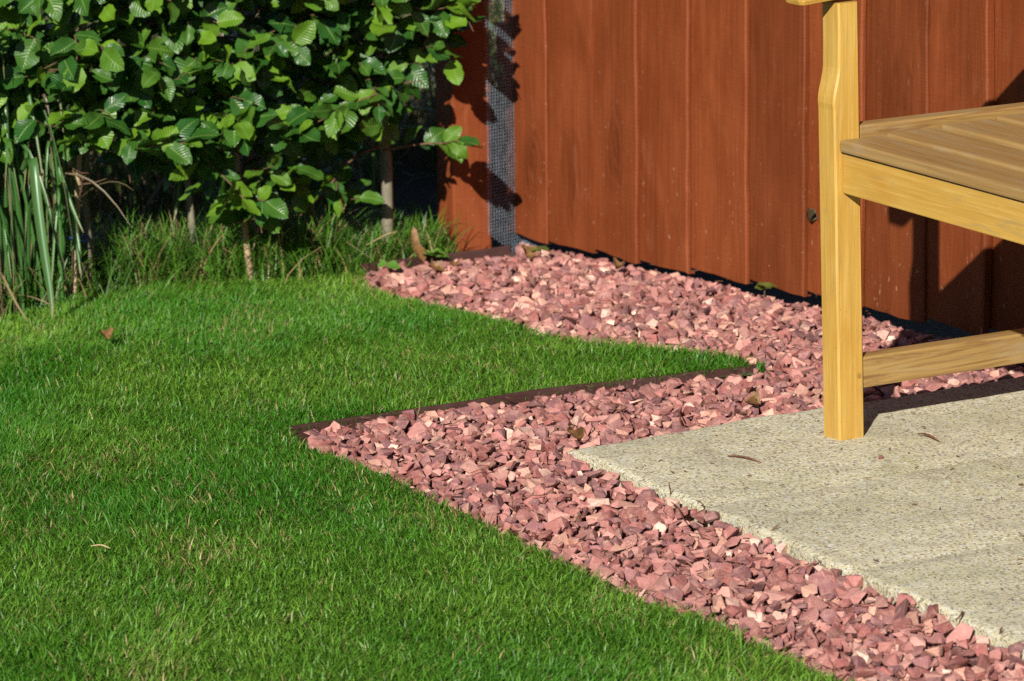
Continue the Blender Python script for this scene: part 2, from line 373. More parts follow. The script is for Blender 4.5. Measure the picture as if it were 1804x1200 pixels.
# ---------------------------------------------------------------- lawn grass
def blades(P, h, w, lean, ang, twist, col, seg=3):
    """vectorised bent blades; P (n,3) roots, returns V, tri faces, colours"""
    n = len(P); t = np.linspace(0, 1, seg + 1)
    d = np.stack([np.cos(ang), np.sin(ang), np.zeros(n)], 1); sd = np.stack([-np.sin(ang + twist), np.cos(ang + twist), np.zeros(n)], 1)
    V = np.zeros((n, 2 * seg + 1, 3)); C = np.zeros((n, 2 * seg + 1, 3))
    for k in range(seg + 1):
        b = lean * t[k] ** 1.7
        c = P + d * (h * b)[:, None]; c[:, 2] += h * t[k] * np.sqrt(np.clip(1 - (b * .8) ** 2, .12, 1))
        ww = w * (1 - .55 * t[k] ** 2) * .5
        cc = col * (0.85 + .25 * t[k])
        if k < seg:
            V[:, 2 * k] = c - sd * ww[:, None]; V[:, 2 * k + 1] = c + sd * ww[:, None]; C[:, 2 * k] = C[:, 2 * k + 1] = cc
        else: V[:, 2 * seg] = c; C[:, 2 * seg] = cc
    f = []
    for k in range(seg - 1): f += [[2 * k, 2 * k + 1, 2 * k + 3], [2 * k, 2 * k + 3, 2 * k + 2]]
    f += [[2 * seg - 2, 2 * seg - 1, 2 * seg]]
    Fc = (np.array(f)[None] + (np.arange(n) * (2 * seg + 1))[:, None, None]).reshape(-1, 3)
    return V.reshape(-1, 3), Fc, C.reshape(-1, 3)
def grass_colour(n, x, y, straw=.075):
    a = np.array([.068, .212, .014]); b = np.array([.155, .305, .030]); c = np.array([.055, .155, .011])
    k = rng.random(n); patch = fbm(x * 3.2, y * 2.4, 21.0)
    col = a + (b - a) * np.clip(k * .7 + (patch - .5) * 3.0, -.25, 1.15)[:, None]
    dk = rng.random(n) < .25; col[dk] = c * (0.8 + .5 * rng.random((dk.sum(), 1)))
    yel = fbm(x * 4.5, y * 3.0, 91.0); st = rng.random(n) < straw * (0.4 + 10 * np.clip(yel - .56, 0, 1))
    col[st] = np.array([.38, .30, .12]) * (.5 + .7 * rng.random((st.sum(), 1)))
    return col * (0.82 + .36 * rng.random((n, 1)))
def frame_mask(x, y, z, m=60):
    q = np.stack([x, y, np.broadcast_to(z, x.shape)], -1) - EYE; k = F_PX / (q @ _f)
    px, py = 902 + (q @ _r) * k, 600 - (q @ _u) * k
    return (px > -m) & (px < 1804 + m) & (py > -m) & (py < 1200 + m)
def scatter(n, x0, x1, y0, y1): return rng.uniform(x0, x1, n), rng.uniform(y0, y1, n)
X, Y = scatter(1000000, -1.5, .75, 3.95, 7.6)
ok = inside(lawn_poly, X, Y); X, Y = X[ok], Y[ok]
vis = frame_mask(X, Y, 0.0); keep = vis | (rng.random(len(X)) < .18); X, Y = X[keep], Y[keep]
den = fbm(X * 9, Y * 9, 5.0); keep = rng.random(len(X)) < np.clip(.45 + den * .9, 0, 1); X, Y = X[keep], Y[keep]
keep = rng.random(len(X)) < 0.95; X, Y = X[keep], Y[keep]
n = len(X); print("lawn blades", n)
P = np.stack([X, Y, terr(X, Y) - .016 + np.clip(lawn_bump(X, Y), -.01, .012)], 1)
hl = fbm(X * 4, Y * 4, 2.0)
h = (.012 + .012 * rng.random(n) ** 1.3) * (.62 + .8 * hl); tall = rng.random(n) < .02; h[tall] *= 1.6
flow = fbm(X * 2.2, Y * 2.2, 33.0) * 9.0 + fbm(X * 9, Y * 9, 35.0) * 3
ang = np.where(rng.random(n) < .45, flow + rng.normal(0, .7, n), rng.uniform(0, 2 * math.pi, n))
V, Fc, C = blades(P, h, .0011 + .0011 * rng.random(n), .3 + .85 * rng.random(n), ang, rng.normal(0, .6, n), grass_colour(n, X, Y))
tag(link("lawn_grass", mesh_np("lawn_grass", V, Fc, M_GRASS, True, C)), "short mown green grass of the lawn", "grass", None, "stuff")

# ---------------------------------------------------------------- patio
PAT_ROT = R(-61)
patio = bm_obj("patio", box_bm((.012, .012, -.06), (2.7, 2.0, -.036), 0), M_BED, None, False)
patio.location = P0; patio.rotation_euler.z = PAT_ROT
tag(patio, "mortar bed under the buff paving slabs", None, None, "structure")
def slab(l0, l1, s0, s1, k):
    fine = l0 < 1.2 and s0 < 1.0
    n = 46 if fine else 10
    a = np.linspace(0, 1, n); e = .5 - .5 * np.cos(a * math.pi); a = a * .6 + e * .4
    A, B = np.meshgrid(a, a, indexing='ij'); w, d = l1 - l0, s1 - s0
    x, y = l0 + A * w, s0 + B * d
    ed = np.minimum(np.minimum(A, 1 - A) * w, np.minimum(B, 1 - B) * d)
    z = (fbm(x * 8, y * 5, 40.) - .5) * .010 + (fbm(x * 30, y * 30, 4.) - .5) * .0028
    outer = np.where((l0 < .01), A * w, 9.0); outer = np.minimum(outer, np.where(s0 < .01, B * d, 9.0))
    z = z - .0035 * np.exp(-(outer / .0045) ** 1.3) - .0003 * np.exp(-(ed / .003) ** 1.2) - .0022 * np.exp(-(np.minimum(A if l0 > .01 else 1 - A, 1 - A) * w / .022) ** 2)
    bnd = (A < 1e-6) | (A > 1 - 1e-6) | (B < 1e-6) | (B > 1 - 1e-6)
    onl = ((A < .01) & (l0 < .01)) | ((B < .01) & (s0 < .01))
    jx = (fbm(x * 12, y * 12, 9.) - .5) * .006 * bnd * onl; jy = (fbm(x * 12, y * 12, 19.) - .5) * .006 * bnd * onl
    x = x + jx * ((A < .01) | (A > .99)); y = y + jy * ((B < .01) | (B > .99))
    V = np.stack([x.ravel(), y.ravel(), z.ravel() - .001], 1)
    i, j = np.meshgrid(np.arange(n - 1), np.arange(n - 1), indexing='ij'); q = (i * n + j).ravel()
    Q = [np.stack([q, q + n, q + n + 1, q + 1], 1)]
    ring = np.concatenate([np.arange(n), np.arange(2, n + 1) * n - 1, n * n - 1 - np.arange(1, n), (np.arange(n - 2, 0, -1)) * n])
    low = V[ring].copy(); low[:, 2] = -.035; cx, cy2 = (l0 + l1) / 2, (s0 + s1) / 2
    low[:, 0] = cx + (low[:, 0] - cx) * .99; low[:, 1] = cy2 + (low[:, 1] - cy2) * .99
    m = len(ring); ix = np.arange(m); base = len(V); up_ = V[ring].copy(); V = np.concatenate([V, up_, low])
    Q.append(np.stack([base + ix, base + m + ix, base + m + (ix + 1) % m, base + (ix + 1) % m], 1))
    return mesh_np("paving_slab", V, np.concatenate(Q)[:, ::-1], M_SLAB, True)
ls = [0, .376, .746, 1.12, 1.49, 1.87, 2.24, 2.62]; ss = [0, .488, .975, 1.46, 1.95]; k = 0
for i in range(len(ls) - 1):
    for j in range(len(ss) - 1):
        g = .0004; o = link("paving_slab", slab(ls[i] + g, ls[i + 1] - g, ss[j] + g, ss[j + 1] - g, k * 5.3), patio); k += 1

# ---------------------------------------------------------------- fence line
FZL, FZR = -.075, -.010
FA = onz(901.6, 406, FZL); FB = onz(1745, 581, FZR)
fu = np.array([FB[0] - FA[0], FB[1] - FA[1], 0]); FLEN = np.linalg.norm(fu); fu /= FLEN
fn = np.array([fu[1], -fu[0], 0]); fn = fn if fn[1] < 0 else -fn      # towards the camera
FPL = np.array([FA[0], FA[1], 0])
def fpos(u, d=0.0, z=0.0): p = FPL + fu * u + fn * d; return np.array([p[0], p[1], z])
def fence_u(x, y): return (onplane(x, y, FPL, fn) - FPL) @ fu
print("fence dir", math.degrees(math.atan2(fu[1], fu[0])), FPL, FLEN)

# ---------------------------------------------------------------- gravel
redge = [ont(x, y, .0) for x, y in ((640, 470), (760, 452), (898, 436))]
def gravel_ok(x, y):
    d = (x - FPL[0]) * fn[0] + (y - FPL[1]) * fn[1]
    r = (d > .022) & ~inside(lawn_poly, x, y) & ~((l_of(x, y) > -.004) & (s_of(x, y) > -.004))
    a, b = redge[0], redge[2]                           # stays in front of the rear edging strip
    side = (b[0] - a[0]) * (y - a[1]) - (b[1] - a[1]) * (x - a[0])
    r &= (side < -.004 * 0.3) | (x > b[0] + .02)
    return r & (x > redge[0][0] - .03)
gsheet = sheet("gravel_bed", -.45, 2.6, 3.7, 7.8, 120, 160, -.047, M_GRIT, lambda x, y: -.03 * ((x - FPL[0]) * fn[0] + (y - FPL[1]) * fn[1] < .02))
gravel = link("gravel_bed", gsheet); tag(gravel, "bed of red stone fines under the gravel", None, None, "structure")
protos = []
for k in range(40):
    r_ = np.random.default_rng(100 + k); bm = bmesh.new()
    npt = r_.integers(7, 12)
    p = r_.normal(size=(npt, 3)); p /= np.linalg.norm(p, axis=1)[:, None]
    p = np.sign(p) * np.abs(p) ** .75; p /= np.abs(p).max(0)
    for q in p: bm.verts.new(q)
    bmesh.ops.convex_hull(bm, input=bm.verts[:]); bmesh.ops.delete(bm, geom=[v for v in bm.verts if not v.link_faces], context='VERTS')
    bmesh.ops.triangulate(bm, faces=bm.faces[:]); bm.verts.index_update(); bm.normal_update()
    protos.append((np.array([v.co[:] for v in bm.verts]), np.array([[v.index for v in f.verts] for f in bm.faces]))); bm.free()
GRES = .0022; GX0, GX1, GY0, GY1 = -.42, 1.25, 4.15, 7.75
hx, hy = int((GX1 - GX0) / GRES), int((GY1 - GY0) / GRES)
ax_, ay_ = np.meshgrid(GX0 + (np.arange(hx) + .5) * GRES, GY0 + (np.arange(hy) + .5) * GRES, indexing='ij')
HF = np.full((hx, hy), -.047)                           # heights relative to the terrain
cx, cy_ = scatter(190000, GX0 + .03, GX1 - .03, GY0 + .03, GY1 - .03)
ok = gravel_ok(cx, cy_); cx, cy_ = cx[ok], cy_[ok]
vis = frame_mask(cx, cy_, terr(cx, cy_), 90)
cx, cy_ = np.concatenate([cx[vis], cx[~vis][::3]]), np.concatenate([cy_[vis], cy_[~vis][::3]])
o_ = rng.permutation(len(cx)); cx, cy_ = cx[o_], cy_[o_]
pal = np.array([[.315, .128, .115], [.375, .172, .155], [.255, .090, .080], [.225, .102, .105], [.45, .235, .20], [.54, .30, .23], [.66, .44, .36], [.19, .088, .095]])
palw = np.array([.22, .19, .16, .14, .13, .085, .045, .05]); palw /= palw.sum()
stones = []; ntry = 0; target = -.021
def top_target(x, y):                                   # heaped a little against the fence foot, low along the lawn
    d = (x - FPL[0]) * fn[0] + (y - FPL[1]) * fn[1]
    pd = max(-l_of(x, y), -s_of(x, y)); pe = .009 * math.exp(-(max(pd, 0) / .04) ** 2)
    return -.012 + pe - .022 * math.exp(-(d / .07) ** 2) + .010 * (float(vnoise(np.array(x * 6), np.array(y * 6), 3.)) - .5)
areaN = int(len(cx)); pos = 0
LIM = 24000
while pos + 4 < areaN and len(stones) < LIM:
    a = rng.choice([.0064, .0088, .0110, .0136, .0165], p=[.18, .25, .27, .20, .10]) * rng.uniform(.88, 1.12); b = a * rng.uniform(.62, .95); c = a * rng.uniform(.45, .8)
    yaw = rng.uniform(0, math.pi); best = None
    for t in range(3):
        x, y = cx[pos], cy_[pos]; pos += 1
        i, j = int((x - GX0) / GRES), int((y - GY0) / GRES); w = int(a / GRES) + 1
        i0, i1, j0, j1 = max(0, i - w), i + w + 1, max(0, j - w), j + w + 1
        dx, dy = ax_[i0:i1, j0:j1] - x, ay_[i0:i1, j0:j1] - y
        ca, sa = math.cos(yaw), math.sin(yaw); e = 1 - ((dx * ca + dy * sa) / a) ** 2 - ((-dx * sa + dy * ca) / b) ** 2
        m = e > .02; pr = c * np.sqrt(e[m]); hf = HF[i0:i1, j0:j1][m]
        if len(hf) < 4: continue
        zc = np.quantile(hf + pr, .80)
        if best is None or zc < best[0]: best = (zc, x, y, (i0, i1, j0, j1), m, pr)
    if best is None or best[0] + .55 * c > top_target(best[1], best[2]) + .004: continue
    zc, x, y, (i0, i1, j0, j1), m, pr = best
    sub = HF[i0:i1, j0:j1]; sub[m] = np.maximum(sub[m], zc + pr * .9)
    stones.append((x, y, zc, a, b, c, yaw))
print("stones", len(stones), "tries", pos, areaN)
SV, SF, SC = [], [], []
for (x, y, z, a, b, c, yaw) in stones:
    pv, pf = protos[rng.integers(len(protos))]
    rx, ry = rng.normal(0, .38, 2); ca, sa = math.cos(yaw), math.sin(yaw)
    Rm = np.array(Matrix.Rotation(yaw, 3, 'Z') @ Matrix.Rotation(rx, 3, 'X') @ Matrix.Rotation(ry, 3, 'Y'))
    v = (pv * (a * 1.08, b * 1.08, c * 1.12)) @ Rm.T
    base = pal[rng.choice(len(pal), p=palw)] * rng.uniform(.70, 1.20) * np.array([1.0, .93, .91])
    SV.append(v + (x, y, z + float(terr(x, y)))); SF.append(pf); SC.append(np.repeat((base[None] * rng.uniform(.85, 1.18, (len(v), 1))), 1, 0))
# the stones that show largest become single parts: near, in frame and on top of the heap
cen = np.array([v.mean(0) for v in SV]); q = cen - EYE; kz = F_PX / (q @ _f)
px, py = 902 + (q @ _r) * kz, 600 - (q @ _u) * kz
size = np.array([s[3] * s[4] for s in stones]) * kz ** 2
infr = (px > 10) & (px < 1794) & (py > 10) & (py < 1190)
ti = ((cen[:, 0] - GX0) / GRES).astype(int).clip(0, hx - 1); tj = ((cen[:, 1] - GY0) / GRES).astype(int).clip(0, hy - 1)
topz = np.array([s[2] + s[5] * .9 for s in stones]) >= HF[ti, tj] - .0015
score = np.where(infr & topz, size, 0); single = set(np.argsort(-score)[:295].tolist())
for i in single:
    c0 = cen[i]; link("stone", mesh_np("stone", SV[i] - c0, SF[i], M_STONE, False, SC[i]), gravel, c0)
rest = [i for i in range(len(SV)) if i not in single]
V, Q = merge([(SV[i], SF[i]) for i in rest])
o = link("loose_gravel", mesh_np("loose_gravel", V, Q, M_STONE, False, np.concatenate([SC[i] for i in rest])), gravel); o["kind"] = "stuff"

# ---------------------------------------------------------------- edging strips
def strip(name, pts, top, depth, thick, label):
    pts = np.array(pts); tt = np.linspace(0, len(pts) - 1, 40); P = np.stack([np.interp(tt, np.arange(len(pts)), pts[:, k]) for k in range(2)], 1)
    T = np.gradient(P, axis=0); T /= np.linalg.norm(T, axis=1)[:, None]; N = np.stack([-T[:, 1], T[:, 0]], 1)
    P = P + N * ((fbm(tt * .7, tt * 0 + 2., 5.) - .5) * .008)[:, None]
    z = terr(P[:, 0], P[:, 1]) + top + (fbm(tt * .9, tt * 0, 2.) - .5) * .008
    rows = []
    for (off, dz) in ((-.5, -depth), (-.5, -.004), (-.25, 0), (.25, 0), (.5, -.004), (.5, -depth)):
        rows.append(np.concatenate([P + N * thick * off, (z + dz)[:, None]], 1))
    V = np.concatenate(rows); n = len(P); r_ = len(rows)
    i, j = np.meshgrid(np.arange(r_ - 1), np.arange(n - 1), indexing='ij'); a = (i * n + j).ravel()
    V2 = mesh_np(name, V, np.stack([a, a + n, a + n + 1, a + 1], 1), M_EDGE, True)
    o = link(name, V2); tag(o, label, "lawn edging"); return o
strip("lawn_edging", [p[:2] for p in edge_pts], -.003, .06, .005, "dark brown plastic edging strip holding back the lawn beside the patio")
strip("lawn_edging", [redge[0][:2], redge[1][:2], redge[2][:2]], .004, .06, .005, "dark brown plastic edging strip in front of the fence post")

# ================================================================== FENCE
bx = [fence_u(x, 300) for x in (897, 971, 1051, 1133, 1224, 1327, 1430, 1531, 1643, 1756)]
while bx[-1] < 3.3: bx.append(bx[-1] + .145 + random.uniform(-.006, .006))
bz = [onplane(x, y, FPL, fn)[2] for x, y in ((905, 407), (984, 428), (1063, 440), (1146, 459), (1244, 477), (1340, 493), (1440, 515), (1545, 543), (1655, 562), (1770, 584))]
fence = empty("board_fence", fpos(0, 0, -.1)); fence.rotation_euler.z = math.atan2(fu[1], fu[0])
tag(fence, "tall red brown stained fence of overlapping vertical boards behind the bench", "fence")
# local frame: X along the fence, -Y towards the camera
def board(w, zb, k, lap=.022, thin=.006, thick=.0165):
    thick = (.013, .012, .016, .019, .017, .022, .018, .020, .023)[k % 9]
    nz = 40; zz = np.concatenate([np.linspace(0, .7, 28), np.linspace(.74, 1.75, nz - 28)]); jr = (fbm(zz * 5, zz * 0, 60. + k) - .5) * .006 + (fbm(zz * 22, zz * 0, 61. + k) - .5) * .003
    jd = (fbm(zz * 3, zz * 0, 70. + k) - .5) * .005
    xs = np.linspace(-lap, w, 7); rows = []
    for x in xs:
        t = (x + lap) / (w + lap); y = -(thin + (thick - thin) * t) + .0015 * math.sin(k * 3 + t * 5)
        rows.append(np.stack([x + jr * t, y + jd * t - (fbm(zz * 4 + x * 20, zz * 0 + x * 30, 80. + k) - .5) * .002, zz], 1))
    chip = np.array(rows[-1]); ch = chip.copy(); ch[:, 0] += .0025; ch[:, 1] += .003      # softened thick arris
    rows.append(ch)
    back = np.stack([xs[-1] + jr + .0025, 0 * zz - thin - .0035, zz], 1); rows.append(back)
    rows.append(np.stack([0 * zz - lap, 0 * zz, zz], 1)); rows.append(rows[0].copy())
    rows = np.array(rows)
    cut = rng.normal(0, .004) * 0; ragged = rng.normal(0, .0009, rows.shape[:1]); rows[:, 0, 2] += ragged + (rows[:, 0, 0] / w) * rng.normal(0, .003)
    n = rows.shape[1]; V = rows.reshape(-1, 3); m = len(rows)
    i, j = np.meshgrid(np.arange(m - 1), np.arange(n - 1), indexing='ij'); a = (i * n + j).ravel()
    Q = [np.stack([a, a + n, a + n + 1, a + 1], 1)]
    for e in (0, n - 1):
        for c in range(0, 7): 
            p0, p1 = c * n + e, (c + 1) * n + e
            b0, b1 = len(V) + c, len(V) + c + 1
        capb = rows[:8, e].copy(); capb[:, 1] = 0; start = len(V); V = np.concatenate([V, capb])
        Q.append(np.array([[c * n + e, (c + 1) * n + e, start + c + 1, start + c] for c in range(7)]))
    me = mesh_np("board", V, np.concatenate(Q), M_FENCE, False)
    return me
for k in range(len(bx) - 1):
    zb = bz[k] if k < len(bz) else bz[-1] + .004 * (k - 9) + random.uniform(-.006, .006)
    o = link("board", board(bx[k + 1] - bx[k], zb, k, .022 if k else .0), fence, (bx[k], -(random.uniform(0, .0015)), zb + .1))
for z in (.35, 1.05, 1.6):
    o = bm_obj("rail", box_bm((-.05, .001, z), (3.3, .04, z + .08), .003), M_FENCE, fence)
for u in (1.7, 3.25):
    o = bm_obj("post", box_bm((u, .042, -.2), (u + .075, .117, 1.85), .003), M_FENCE, fence)

# fence post in front of the hedge end
pa, pb, pc = ont(776, 446, 0), ont(800, 448, 0), ont(868, 440, 0)
_k = (7.47) / pb[1]; pb = np.array([pb[0] * _k, 7.47, 0])
post_ang = math.atan2(pc[1] - pb[1], pc[0] - pb[0]); W_ = .080
fpost = empty("fence_post", (pb[0], pb[1], float(terr(pb[0], pb[1])) - .05), R(24))
tag(fpost, "square red brown stained fence post beside the beech hedge", "post")
bm = box_bm((0, 0, 0), (W_, W_, 1.55), .004)
bm_obj("shaft", bm, M_FENCE, fpost)
bm = bmesh.new(); bmesh.ops.create_cone(bm, segments=4, cap_ends=True, radius1=W_ * .78, radius2=.012, depth=.04)
bmesh.ops.rotate(bm, verts=bm.verts, cent=(0, 0, 0), matrix=Matrix.Rotation(R(45), 3, 'Z')); bmesh.ops.translate(bm, verts=bm.verts, vec=(W_ / 2, W_ / 2, 1.571))
bm_obj("cap", bm, M_FENCE, fpost)

# wire mesh between the post and the boards
wa = fpos(0.010, -.012); wl_ = np.array([pb[0] + .0655, pb[1] + .006, 0])      # from behind the first board to the front of the post
wdir = np.array([wl_[0] - wa[0], wl_[1] - wa[1], 0]); wlen = np.linalg.norm(wdir); wdir /= wlen
zb0 = bz[0] - .052; SKEW = .10
parts = []
def wire(a, b, r=.0007):
    return tube([a, (np.asarray(a) + np.asarray(b)) / 2, b], r, 4)
def left_edge(z): return wlen * min(1.0, max(0.03, (z - zb0) / .06))
z = zb0
while z < .85:
    e = left_edge(z); w1 = wa + wdir * e + fn * (.004 * float(vnoise(np.array(z * 9.), np.array(0.), 4.)))
    parts.append(wire((wa[0], wa[1], z), (w1[0], w1[1], z + SKEW * e))); z += .0066
for t in np.arange(0, wlen, .0125):
    p = wa + wdir * t; parts.append(wire((p[0], p[1], zb0 + .06 * (t / wlen) + SKEW * t), (p[0], p[1], .85), .0004))
V, Q = merge(parts); wm = empty("wire_mesh", (0, 0, 0)); tag(wm, "strip of grey galvanised wire mesh closing the gap between fence post and boards", "wire mesh")
link("mesh_panel", mesh_np("mesh_panel", V, Q, M_WIRE), wm)
parts = []
for z in np.arange(zb0 - .01, bz[0] + .03, .0064):
    a, b = fpos(.0, -.02, z), fpos(.10, -.02, z - .012); parts.append(wire(a, b))
for u in np.arange(0, .10, .0064): parts.append(wire(fpos(u, -.02, zb0 - .012 - u * .12), fpos(u, -.02, bz[0] + .03)))
V, Q = merge(parts); link("mesh_flap", mesh_np("mesh_flap", V, Q, M_WIRE), wm)

# ================================================================== BENCH
A0 = onz(1479.2, 777.8); LEAN = -.0229
BROT = R(-60.5); bl = np.array([math.cos(BROT), math.sin(BROT), 0]); bs = np.array([-bl[1], bl[0], 0])
lean_l, lean_s = LEAN * bl[0], LEAN * bs[0]             # the whole bench leans a touch to one side
bench = empty("garden_bench", A0, BROT)
tag(bench, "golden oiled wooden garden bench with slatted seat standing on the paving", "bench")
def leg(front, l0):
    zz = np.concatenate([np.linspace(0, .45, 10), np.linspace(.47, .652, 22)]); W, D = .0445, .046
    c = .0035; prof = [(0, c), (c, 0), (W - c * .8, 0), (W, c * .8), (W, D - c), (W - c, D), (c, D), (0, D - c)]
    rows = []
    for z in zz:
        cut = .009 * min(1, max(0, (z - .505) / .055)); cut = cut * cut * (3 * .009 - 2 * cut) / .009 ** 2 if cut else 0
        ring = []
        for (x, y) in prof:
            yy = y if y > D / 2 else y + cut + (.0012 * math.sin(z * 23) if z > .5 else 0)
            ring.append((-W + x + l0 + lean_l * z, yy + lean_s * z, z))
        rows.append(ring)
    V = np.array(rows).reshape(-1, 3); n = len(prof); m = len(zz)
    i, j = np.meshgrid(np.arange(m - 1), np.arange(n), indexing='ij'); j2 = (j + 1) % n
    Q = np.stack([i * n + j, i * n + j2, (i + 1) * n + j2, (i + 1) * n + j], -1).reshape(-1, 4)
    cap = lambda k, fl: [[k * n + t for t in q][::fl] for q in ((0, 1, 2, 3), (0, 3, 4, 7), (7, 4, 5, 6))]
    Q = np.concatenate([Q, np.array(cap(0, -1)), np.array(cap(m - 1, 1))])
    return mesh_np("front_leg", V, Q, M_BZ, False)
BL = 1.42
for l0 in (0, BL + .0445):
    fl = link("front_leg", leg(True, l0), bench)
    if l0 == 0:
        bm = bmesh.new(); bmesh.ops.create_cone(bm, segments=14, cap_ends=True, radius1=.0042, radius2=.0042, depth=.002)
        bmesh.ops.rotate(bm, verts=bm.verts, cent=(0, 0, 0), matrix=Matrix.Rotation(R(90), 3, 'Y')); pl = bm_obj("plug", bm, M_SCREW, fl, False, (lean_l * .096, .0345, .096))
def bar(name, l, s, z, mat=None, bev=.003, rot=None, parent=None):
    """l, s, z are (lo, hi); the long axis becomes local X"""
    d = [l[1] - l[0], s[1] - s[0], z[1] - z[0]]; c = [(l[0] + l[1]) / 2, (s[0] + s[1]) / 2, (z[0] + z[1]) / 2]
    ax = int(np.argmax(d)); perm = {0: (0, 1, 2), 1: (1, 0, 2), 2: (2, 0, 1)}[ax]
    dd = [d[p] / 2 for p in perm]
    o = bm_obj(name, box_bm([-x for x in dd], dd, min(bev, min(dd) * .6)), mat or M_BX, parent or bench)
    o.location = (c[0] + lean_l * c[2], c[1] + lean_s * c[2], c[2])
    if ax == 1: o.rotation_euler.z = R(90)
    elif ax == 2: o.rotation_euler = (0, R(-90), 0)
    return o
bar("front_apron", (.0010, BL + .001), (.0125, .034), (.373, .4325), M_BX, .002)
bar("back_apron", (-.001, BL + .001), (.430, .452), (.365, .425), M_BX, .002)
for k, (s0, s1) in enumerate(((.0065, .079), (.089, .176), (.187, .277), (.287, .372), (.382, .455))):
    dz = .010 * (s0 / .33)
    bar("seat_slat", (.0015, BL - .0015), (s0, s1), (.4345 + dz, .4525 + dz), M_BW, .004)
for l0 in (-.036, BL + .006):
    e = bar("seat_end_rail", (l0, l0 + .030), (.047, .432), (.405, .469), M_BM, .003); e.rotation_euler.x = 0
    bar("side_stretcher", (l0, l0 + .030), (.0465, .432), (.0735, .1205), M_BM, .003)
for l0 in (-.036 + .004, BL * .5, BL - .03):
    pass
bar("seat_bearer", (BL * .5, BL * .5 + .03), (.034, .43), (.395, .434), M_BX, .002)
for l0 in (-.0445, BL):
    bm = bmesh.new(); prof = [(.432, 0), (.476, 0), (.480, .43), (.585, .89), (.548, .89), (.436, .43)]
    vs = [bm.verts.new((l0, s, z)) for s, z in prof]; fc = bm.faces.new(vs); ex = bmesh.ops.extrude_face_region(bm, geom=[fc])
    for v in ex["geom"]:
        if isinstance(v, bmesh.types.BMVert): v.co.x += .0445
    for v in bm.verts: v.co.x += lean_l * v.co.z; v.co.y += lean_s * v.co.z
    bmesh.ops.recalc_face_normals(bm, faces=bm.faces[:]); bmesh.ops.bevel(bm, geom=bm.edges[:], offset=.0025, segments=1, affect='EDGES')
    bm_obj("back_leg", bm, M_BZ, bench)
    a = bar("armrest", (l0 - .001, l0 + .0455), (-.056, .53), (.6525, .688), M_BX, .007); a.rotation_euler.x = 0; a.rotation_euler = (0, R(-4.5), R(90)); a.location.z += .0225
def back_s(z): return .446 + (z - .43) * .228
bar("back_top_rail", (0.001, BL - .001), (back_s(.85) + .012, back_s(.85) + .034), (.83, .885), M_BX)
bar("back_bottom_rail", (0.001, BL - .001), (back_s(.53) + .012, back_s(.53) + .034), (.51, .55), M_BX)
nb = 13
for k in range(nb):
    l0 = .055 + k * (BL - .11) / (nb - 1)
    o = bar("back_slat", (l0 - .022, l0 + .022), (back_s(.69) + .018, back_s(.69) + .030), (.545, .835), M_BX, .002)
    o.rotation_euler = (R(0), R(-90), 0); o.rotation_mode = 'XYZ'
    o.rotation_euler = (Matrix.Rotation(-math.atan(.228), 3, 'X') @ Matrix.Rotation(R(-90), 3, 'Y')).to_euler()

# ================================================================== BEECH HEDGE
def leaf_proto(k):
    r_ = np.random.default_rng(500 + k); nt = 9; us = np.array([-1, -.55, 0, .55, 1]); tt = np.linspace(0, 1, nt)
    wid = r_.uniform(.29, .39) * np.sin(math.pi * np.clip(tt, 0, 1) ** .88) ** .72; wid[0] = .012; wid[-1] = .004
    V, UV, C = [], [], []; bend = r_.uniform(-.12, .30); fold = r_.uniform(.0, .30); p1, p2 = r_.uniform(0, 6, 2); sk = r_.uniform(-.05, .05)
    for i, t in enumerate(tt):
        for u in us:
            ser = 1 + (.05 * (1 if i % 2 else -1) if abs(u) == 1 else 0)
            x = u * wid[i] * ser + sk * math.sin(t * 3)
            z = fold * abs(u) * wid[i] * 1.6 - bend * t * t + .05 * abs(u) * math.sin(t * 10 + (p1 if u > 0 else p2))
            V.append((x, t, z)); UV.append((u, t)); C.append((1, 1, 1))
    # short stalk is part of the twig; blade only
    Q = []
    for i in range(nt - 1):
        for j in range(4): a = i * 5 + j; Q.append((a, a + 1, a + 6, a + 5))
    return np.array(V), np.array(Q), np.array(UV)
LP = [leaf_proto(k) for k in range(16)]
LMESH = [mesh_np("leaf", v, q, M_LEAF, True, np.ones((len(v), 3)), uv) for v, q, uv in LP]
TO_SUN = -SUN_DIR
